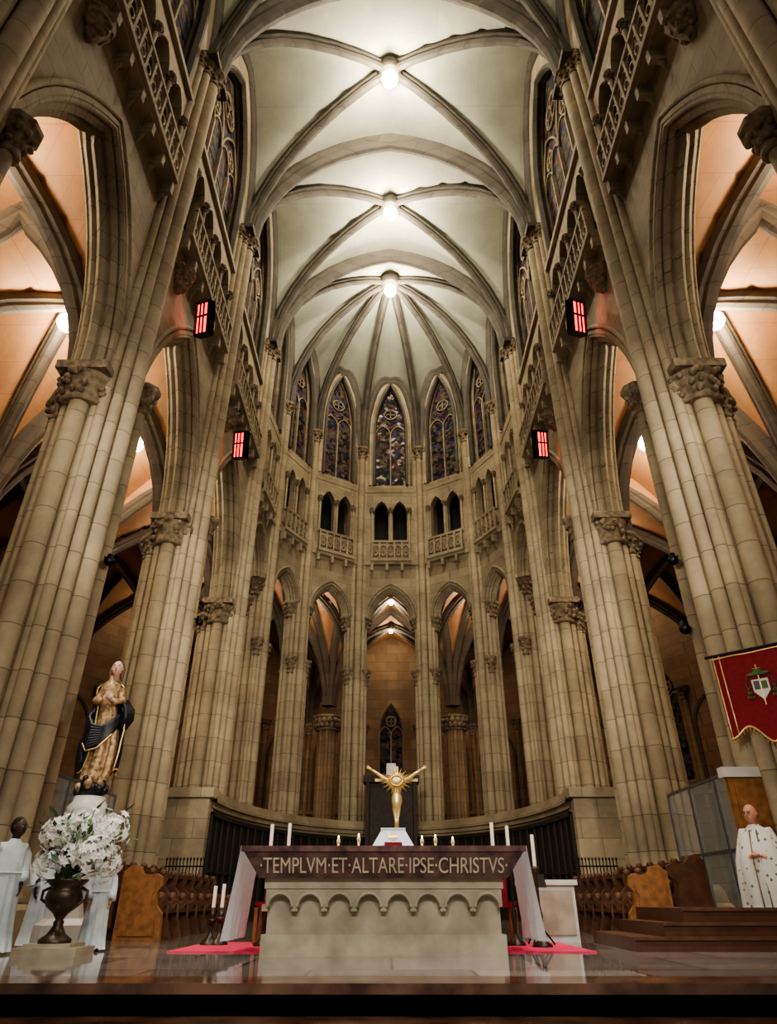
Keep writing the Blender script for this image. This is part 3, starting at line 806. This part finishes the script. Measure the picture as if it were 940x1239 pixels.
# ------------------------------------------------------------ people
def skinbody(name,verts,edges,radii,m,parent):
    me=bpy.data.meshes.new(name); me.from_pydata(verts,edges,[]); me.materials.append(m)
    o=bpy.data.objects.new(name,me); bpy.context.scene.collection.objects.link(o); o.parent=parent
    md=o.modifiers.new("skin",'SKIN'); sv=me.skin_vertices[0].data
    for i,r in enumerate(radii): sv[i].radius=(r,r); sv[i].use_root=(i==0)
    md.use_smooth_shade=True
    s=o.modifiers.new("sub",'SUBSURF'); s.levels=1; s.render_levels=2
    return o
def hand(mb,w,d,n,skin,s=1.0,side=1):
    w=Vector(w); d=Vector(d).normalized(); n=Vector(n).normalized(); t=d.cross(n).normalized()*side
    pc=w+d*.045*s
    M=Matrix((( *d,),( *t,),( *n,))).transposed().to_4x4()
    mb.ell(pc,.052*s,.040*s,.017*s,skin,12,8,M=M)
    mb.tube([w-d*.05*s,w+d*.02*s],[.028*s,.03*s],skin,10)
    for q,(o,L) in enumerate(((-.03,.062),(-.01,.076),(.011,.072),(.031,.055))):
        b=w+d*.082*s+t*o*s
        mb.tube([b-d*.01*s,b+d*L*.45*s+n*.006*s,b+d*L*.8*s+n*.022*s,b+d*L*s+n*.04*s],[.0105*s,.0095*s,.0085*s,.006*s],skin,8)
    b=w+d*.03*s-t*.034*s
    mb.tube([b,b+d*.025*s-t*.022*s,b+d*.055*s-t*.026*s+n*.012*s],[.013*s,.011*s,.008*s],skin,8)
def standing(name,loc,yaw,scale,cloth,skin,hair,bald=False,chas=False,headyaw=0,glasses=False,hr=.112,wd=1.0):
    e=empty(name,loc,yaw,scale)
    if chas: AR_=[(.18,.01,1.36),(.25,-.02,1.10),(.06,-.20,1.06)]
    else:    AR_=[(.17,.02,1.34),(.22,.02,1.08),(.20,-.10,.86)]
    vs=[(0,0,.88),(0,.01,1.08),(0,.02,1.26),(0,.01,1.40),(0,0,1.46)]
    ed=[(0,1),(1,2),(2,3),(3,4)]; rd=[.14,.12,.145,.07,.05]
    for s in (-1,1):
        b=len(vs); vs+=[(s*a[0],a[1],a[2]) for a in AR_]; ed+=[(2,b),(b,b+1),(b+1,b+2)]; rd+=[.07,.055,.04]
        b=len(vs); vs+=[(s*.09,0,.80),(s*.10,-.01,.45),(s*.10,.01,.09),(s*.11,-.12,.04)]; ed+=[(0,b),(b,b+1),(b+1,b+2),(b+2,b+3)]; rd+=[.095,.07,.05,.036]
    skinbody("body",vs,ed,rd,cloth,e)
    mb=MB()
    if chas:
        mb.loft([(0,0,.02,.26,.21,.06),(0,0,.3,.25,.20,.06),(0,0,.5,.24,.19,.05)],ALB,48,nf=11)
        mb.loft([(0,0,.34,.37,.27,.07),(0,0,.5,.37,.27,.07),(0,-.01,.75,.35,.26,.06),(0,-.02,1.0,.32,.24,.05),(0,-.01,1.2,.27,.19,.035),(0,.01,1.33,.215,.145,.02),(0,.01,1.40,.14,.10),(0,0,1.44,.08,.08),(0,0,1.455,.07,.07)],cloth,48,nf=9)
        for q in (-.05,.05): mb.tube([(q*.9,-.125,1.38),(q,-.19,1.2),(q,-.265,1.0),(q,-.28,.7),(q,-.285,.36)],.009,EMBR,6)
    else:
        mb.loft([(0,0,.03,.255*wd,.22*wd,.10),(0,0,.25,.235*wd,.20*wd,.09),(0,0,.5,.215*wd,.185*wd,.08),(0,0,.75,.20*wd,.17*wd,.06),(0,0,.95,.185*wd,.15*wd,.04),(0,.01,1.1,.175*wd,.135*wd,.03),(0,.02,1.28,.195,.13,.015),(0,.01,1.36,.16,.105),(0,0,1.42,.085,.08),(0,0,1.45,.07,.065)],cloth,48,nf=11)
        mb.tube([(.188*wd*math.cos(2*pi*k/20),.155*wd*math.sin(2*pi*k/20),1.0) for k in range(21)],.012,cloth,6)
        for s in (-1,1):
            mb.tube([(s*.15,.02,1.36),(s*.215,.02,1.24),(s*.235,.02,1.08),(s*.225,-.04,.95),(s*.215,-.09,.87)],[.06,.072,.075,.078,.085],cloth,14)
    for s in (-1,1): mb.ell((s*.10,-.13,.035),.045,.11,.035,BLACK,10,6)
    mb.build("vestment",e)
    mb=MB()
    zc=1.455+hr*1.15
    head(mb,(0,-.02,zc),hr,skin,hair,yaw=headyaw,bald=bald)
    if glasses:
        M=Matrix.Rotation(headyaw,4,'Z')
        for s in (-1,1):
            mb.tube([V(0,-.02,zc+.015)+M@V(s*.032+.022*math.cos(k*pi/5),-.105,.017*math.sin(k*pi/5)) for k in range(11)],.003,BLACK,5)
    for s in (-1,1):
        if chas: hand(mb,(s*.07,-.24,1.05),(-s*.6,-.5,.25),(0,.3,-1),skin,1.0,s)
        else: hand(mb,(s*.205,-.10,.86),(0,-.12,-1),(-s,0,0),skin,1.0,s)
    mb.build("head_and_hands",e)
    return e
standing("altar_server",(-3.90,7.55,0),.75,.69,ALB,SKIND,HAIRB,headyaw=.55,hr=.125,wd=1.1)
standing("altar_server",(-4.02,8.75,0),.8,.66,ALB,SKIND,HAIRB)
standing("altar_server",(-3.1,8.05,0),.5,.53,ALB,SKIN,HAIRG)
standing("priest",(4.25,8.48,0),-.7,.835,CHAS,SKIN,HAIRG,bald=True,chas=True,headyaw=-.25,glasses=True)
mb=MB()
mb.box(4.28,4.96,8.90,8.97,.0,1.85,WOOD); mb.box(4.22,5.0,8.86,9.0,1.80,1.92,MARB)
mb.box(4.34,4.90,8.88,8.91,.9,1.72,WOOD); mb.box(4.30,4.94,8.80,8.90,.38,.46,WOOD)
mb.build("presider_chair")

# ------------------------------------------------------------ platform (L-shaped step block)
mb=MB()
mb.box(2.50,3.88,8.0,9.65,0,.125,PLAT); mb.box(2.84,3.88,8.06,9.65,.125,.25,PLAT); mb.box(3.08,3.88,8.12,9.65,.25,.38,PLAT)
mb.box(3.88,5.2,8.0,8.2,0,.125,PLAT); mb.box(3.88,5.2,8.06,8.2,.125,.25,PLAT); mb.box(3.88,5.2,8.12,8.2,.25,.38,PLAT)
mb.box(2.48,5.2,7.98,8.02,.10,.13,WOODM); mb.box(2.82,5.2,8.04,8.08,.225,.255,WOODM); mb.box(3.06,5.2,8.10,8.14,.355,.385,WOODM)
mb.build("wooden_platform")

# ------------------------------------------------------------ choir stalls
def poly_ext(mb,pts,y0,y1,m,fx):
    n=len(pts)
    vs=[(fx(a),y0,z) for a,z in pts]+[(fx(a),y1,z) for a,z in pts]
    mb.add(vs,[tuple(range(n)),tuple(range(n,2*n))]+[(i,(i+1)%n,n+(i+1)%n,n+i) for i in range(n)],m)
DIV=[(0,0),(0,.76),(.05,.80),(.12,.79),(.15,.72),(.13,.62),(.2,.55),(.32,.55),(.42,.52),(.46,.46),(.42,.41),(.34,.40),(.30,.33),(.33,.25),(.40,.2),(.42,.1),(.46,0)]
def stalls(sx,xb,y0,n,z0,endm=WOOD,k=1.0):
    mb=MB(); fx=lambda a: sx*(xb-a)
    y1=y0+n*.52
    def bx(a0,a1,ya,yb,za,zb,m):
        mb.box(min(fx(a0),fx(a1)),max(fx(a0),fx(a1)),ya,yb,za,zb,m)
    if z0>0: bx(-.3,.6,y0,y1,0,z0,PLAT)
    bx(-.05,.0,y0,y1,z0,z0+.74,WOODM); bx(-.08,.10,y0,y1,z0+.74,z0+.79,WOODM)
    bx(0,.36,y0,y1,z0+.30,z0+.34,WOODM)
    for i in range(n+1):
        y=y0+i*.52
        poly_ext(mb,[(a,z0+z*k) for a,z in DIV],y-.03,y+.03,WOODM,fx)
        mb.ell((fx(.40),y,z0+.49),.06,.05,.06,WOODM,8,6); mb.ell((fx(.07),y,z0+.80),.06,.05,.05,WOODM,8,6)
        mb.cyl(fx(.36),y,z0,z0+.42,.03,WOODM,8)
        if i<n:
            mb.lathe(fx(.02),y+.26,[(.09,z0+.4),(.10,z0+.5),(.09,z0+.6)],8,WOODM)
    EP=[(-.1,0),(-.1,.78),(0,.86),(.1,.84),(.16,.76),(.24,.74),(.34,.76),(.42,.72),(.44,.62),(.38,.55),(.40,.4),(.48,.3),(.5,0)]
    poly_ext(mb,[(a,z0+z) for a,z in EP],y0-.12,y0-.04,endm,fx)
    poly_ext(mb,[(a*.75+.04,z0+.06+z*.82) for a,z in EP],y0-.14,y0-.11,endm,fx)
    mb.build("choir_stalls")
stalls(-1,3.45,10.0,8,0); stalls(1,3.55,10.0,8,0)
stalls(-1,4.2,10.3,6,.14,WOODM); stalls(1,4.2,10.3,6,.14,WOODM)

# ------------------------------------------------------------ banner
bn=empty("heraldic_banner",(4.42,8.80,0),math.atan2(-.70,.80))
mb=MB()
vs=[];fs=[];nu,nv=24,16
W_=1.0
def bz(k,s): 
    bot=2.32-.09*math.cos(s*2*pi*2)-.10*(1-abs(2*s-1))
    return 3.33+(bot-3.33)*k
for j in range(nv+1):
    for i in range(nu+1):
        s=i/nu;k=j/nv; vs.append((s*W_,.02*math.sin(s*9)*k,bz(k,s)))
for j in range(nv):
    for i in range(nu):
        q=j*(nu+1)+i; fs.append((q,q+1,q+nu+2,q+nu+1))
mb.add(vs,fs,REDC,True)
mb.tube([(i/nu*W_,.02*math.sin(i/nu*9)-.006,bz(.985,i/nu)) for i in range(nu+1)],.014,GOLD,6)
mb.tube([(i/nu*W_,-.006,bz(.03,i/nu)) for i in range(nu+1)],.01,GOLD,6)
for s in (.02,.98,.1,.9): mb.tube([(s*W_,.02*math.sin(s*9)*k-.006,bz(k,s)) for k in [q/8 for q in range(9)]],.009,GOLD,6)
for i in range(nu+1): 
    s=i/nu; mb.tube([(s*W_,-.0,bz(1,s)),(s*W_,0,bz(1,s)-.05)],.009,GOLD,5)
mb.tube([(-.08,.0,3.34),(1.1,.0,3.34)],.02,WOODD,8)
mb.build("banner_cloth",bn)
mb=MB()
mb.add([(.42,-.03,2.93),(.62,-.03,2.93),(.62,-.03,2.78),(.52,-.03,2.66),(.42,-.03,2.78)],[(0,1,2,3,4)],MARB)
mb.add([(.44,-.035,2.91),(.51,-.035,2.91),(.51,-.035,2.80),(.44,-.035,2.80)],[(0,1,2,3)],NAVY)
mb.add([(.53,-.035,2.90),(.60,-.035,2.90),(.60,-.035,2.80),(.53,-.035,2.80)],[(0,1,2,3)],LEAF)
mb.ell((.52,-.03,3.0),.15,.012,.025,LEAF,12,6); mb.ell((.52,-.03,3.03),.06,.012,.03,LEAF,12,6)
mb.tube([(.52,-.03,2.6),(.52,-.03,3.12)],.008,GOLD,5); mb.tube([(.47,-.03,3.07),(.57,-.03,3.07)],.008,GOLD,5)
for s in (-1,1):
    mb.tube([(.52+s*.12,-.03,3.0),(.52+s*.17,-.03,2.88),(.52+s*.15,-.03,2.72)],.007,LEAF,5)
    for r in range(3):
        for q in range(r+1): mb.ell((.52+s*(.15+.03*(q-r/2)),-.03,2.83-.06*r),.014,.01,.022,LEAF,6,5)
mb.build("coat_of_arms",bn)

# ------------------------------------------------------------ infrared heaters
for sx in (1,-1):
    for Y,z in ((11.0,12.35),(15.55,12.0)):
        e=empty("infrared_heater",(sx*4.42,Y,z)); e.rotation_euler=(.35,sx*-.30,sx*.55)
        mb=MB()
        mb.box(-.24,.24,-.06,.10,-.42,.42,BLACK)
        for x in (-.13,0,.13):
            mb.box(x-.045,x+.045,-.085,-.06,-.35,.03,REDG) ; mb.box(x-.045,x+.045,-.085,-.06,.06,.35,REDG)
        for x in (-.22,-.065,.065,.22): mb.box(x-.015,x+.015,-.11,-.06,-.4,.4,BLACK)
        for z2 in (-.39,.045,.39): mb.box(-.24,.24,-.11,-.06,z2-.02,z2+.02,BLACK)
        mb.tube([(0,.08,.3),(0,.35,.45)],.03,BLACK,6)
        mb.build("heater_body",e)
for x,y,z,ax in ((-4.68,9.75,5.3,-1),(4.68,9.75,5.3,1),(4.7,9.95,4.2,1),(-4.62,14.8,6.2,-1)):
    mb=MB()
    mb.tube([(0,0,0),(-ax*.1,-.22,-.10)],[.07,.085],BLACK,14); mb.tube([(ax*.14,0,.1),(0,-.02,.03)],.02,BLACK,6); mb.box(-.03,.03,-.06,.06,.05,.12,BLACK)
    mb.build("spotlight",loc=(x,y,z))
for sx in (1,-1):
    mb=MB(); X0=sx*5.15
    for i in range(4):
        y=10.15+i*1.0
        mb.box(X0-.025,X0+.025,y-.025,y+.025,0,2.15,STEEL)
        if i<3:
            mb.box(X0-.006,X0+.006,y+.025,y+.975,.1,2.1,GLASS)
    for z in (.08,1.1,2.13): mb.box(X0-.02,X0+.02,10.15,13.15,z-.02,z+.02,STEEL)
    mb.build("glass_partition")
    mb=MB()
    for i in range(12):
        x=sx*(3.85+.07*i); mb.tube([(x,15.2,0),(x,15.2,1.15)],.012,IRON,5); mb.ell((x,15.2,1.18),.02,.02,.04,IRON,6,4)
        if i<11: mb.tube([(x,15.2,.8),(x+sx*.035,15.2,.92),(x+sx*.07,15.2,.8)],.008,IRON,4)
    for z in (.1,.75,1.05): mb.tube([(sx*3.83,15.2,z),(sx*4.64,15.2,z)],.014,IRON,5)
    mb.build("iron_railing")
mb=MB(); mb.box(1.72,2.35,9.7,10.2,0,.62,MARB); mb.box(1.68,2.39,9.66,10.24,.62,.68,MARB); mb.box(1.76,2.31,9.68,9.70,.08,.56,LIMEST); mb.build("credence_table")
mb=MB()
for a in (0,2.1,4.2): mb.tube([(1.68,8.9,.25),(1.68+.18*math.cos(a),8.9+.18*math.sin(a),.02)],.01,BLACK,6)
mb.tube([(1.68,8.9,.2),(1.68,8.9,.62)],.012,BLACK,6)
mb.add([(1.55,8.82,.58),(1.82,8.82,.58),(1.82,8.96,.72),(1.55,8.96,.72)],[(0,1,2,3)],BLACK); mb.build("music_stand")
for x in (1.28,-1.42):
    mb=MB()
    mb.box(x-.22,x+.22,9.15,9.55,.38,.44,REDC); mb.box(x-.22,x+.22,9.53,9.58,.44,.80,REDC)
    for a in (-.2,.2):
        for b in (9.17,9.55): mb.box(x+a-.02,x+a+.02,b-.02,b+.02,0.012,.82 if b>9.2 else .4,WOOD)
    mb.build("red_chair")

# ------------------------------------------------------------ lights
def spot(loc,tgt,e,col,ang=70,size=.4,blend=.6):  # unseen fill spots, added to brighten apse, piers and altar
    l=bpy.data.lights.new("fill_spot",'SPOT'); l.energy=e; l.color=col; l.spot_size=math.radians(ang); l.spot_blend=blend; l.shadow_soft_size=size
    o=bpy.data.objects.new("fill_spot",l); o.location=loc
    o.rotation_euler=(Vector(tgt)-Vector(loc)).to_track_quat('-Z','Y').to_euler(); bpy.context.scene.collection.objects.link(o)
for s in (-1,1):
    spot((s*3.2,-1.0,7),(s*-1.0,24,6),4400,(1,.92,.77),50)
    spot((s*-2.5,1.0,4.0),(s*4.9,12,6.0),1200,(1,.93,.79),66,.3)
    spot((s*2.0,-1.5,7),(s*-.3,8,.8),1400,(1,.95,.9),42)
    spot((s*4.3,5.2,7.5),(s*1.4,8.2,.4),950,(1,.95,.92),50)  # side fill added to whiten the altar cloth
w=bpy.data.worlds.new("world"); bpy.context.scene.world=w; w.use_nodes=True
w.node_tree.nodes["Background"].inputs[0].default_value=(1,.92,.79,1); w.node_tree.nodes["Background"].inputs[1].default_value=.34
try: bpy.context.scene.view_settings.look='AgX - Medium High Contrast'
except Exception as ex: print(ex)

# ------------------------------------------------------------ camera
cam=bpy.data.cameras.new("camera"); co=bpy.data.objects.new("camera",cam); bpy.context.scene.collection.objects.link(co)
co.location=(0,0,.45); co.rotation_euler=(math.radians(90+30.75),0,math.radians(.22))
cam.sensor_fit='VERTICAL'; cam.sensor_height=36; cam.lens=790*36/1239; cam.clip_end=200
bpy.context.scene.camera=co
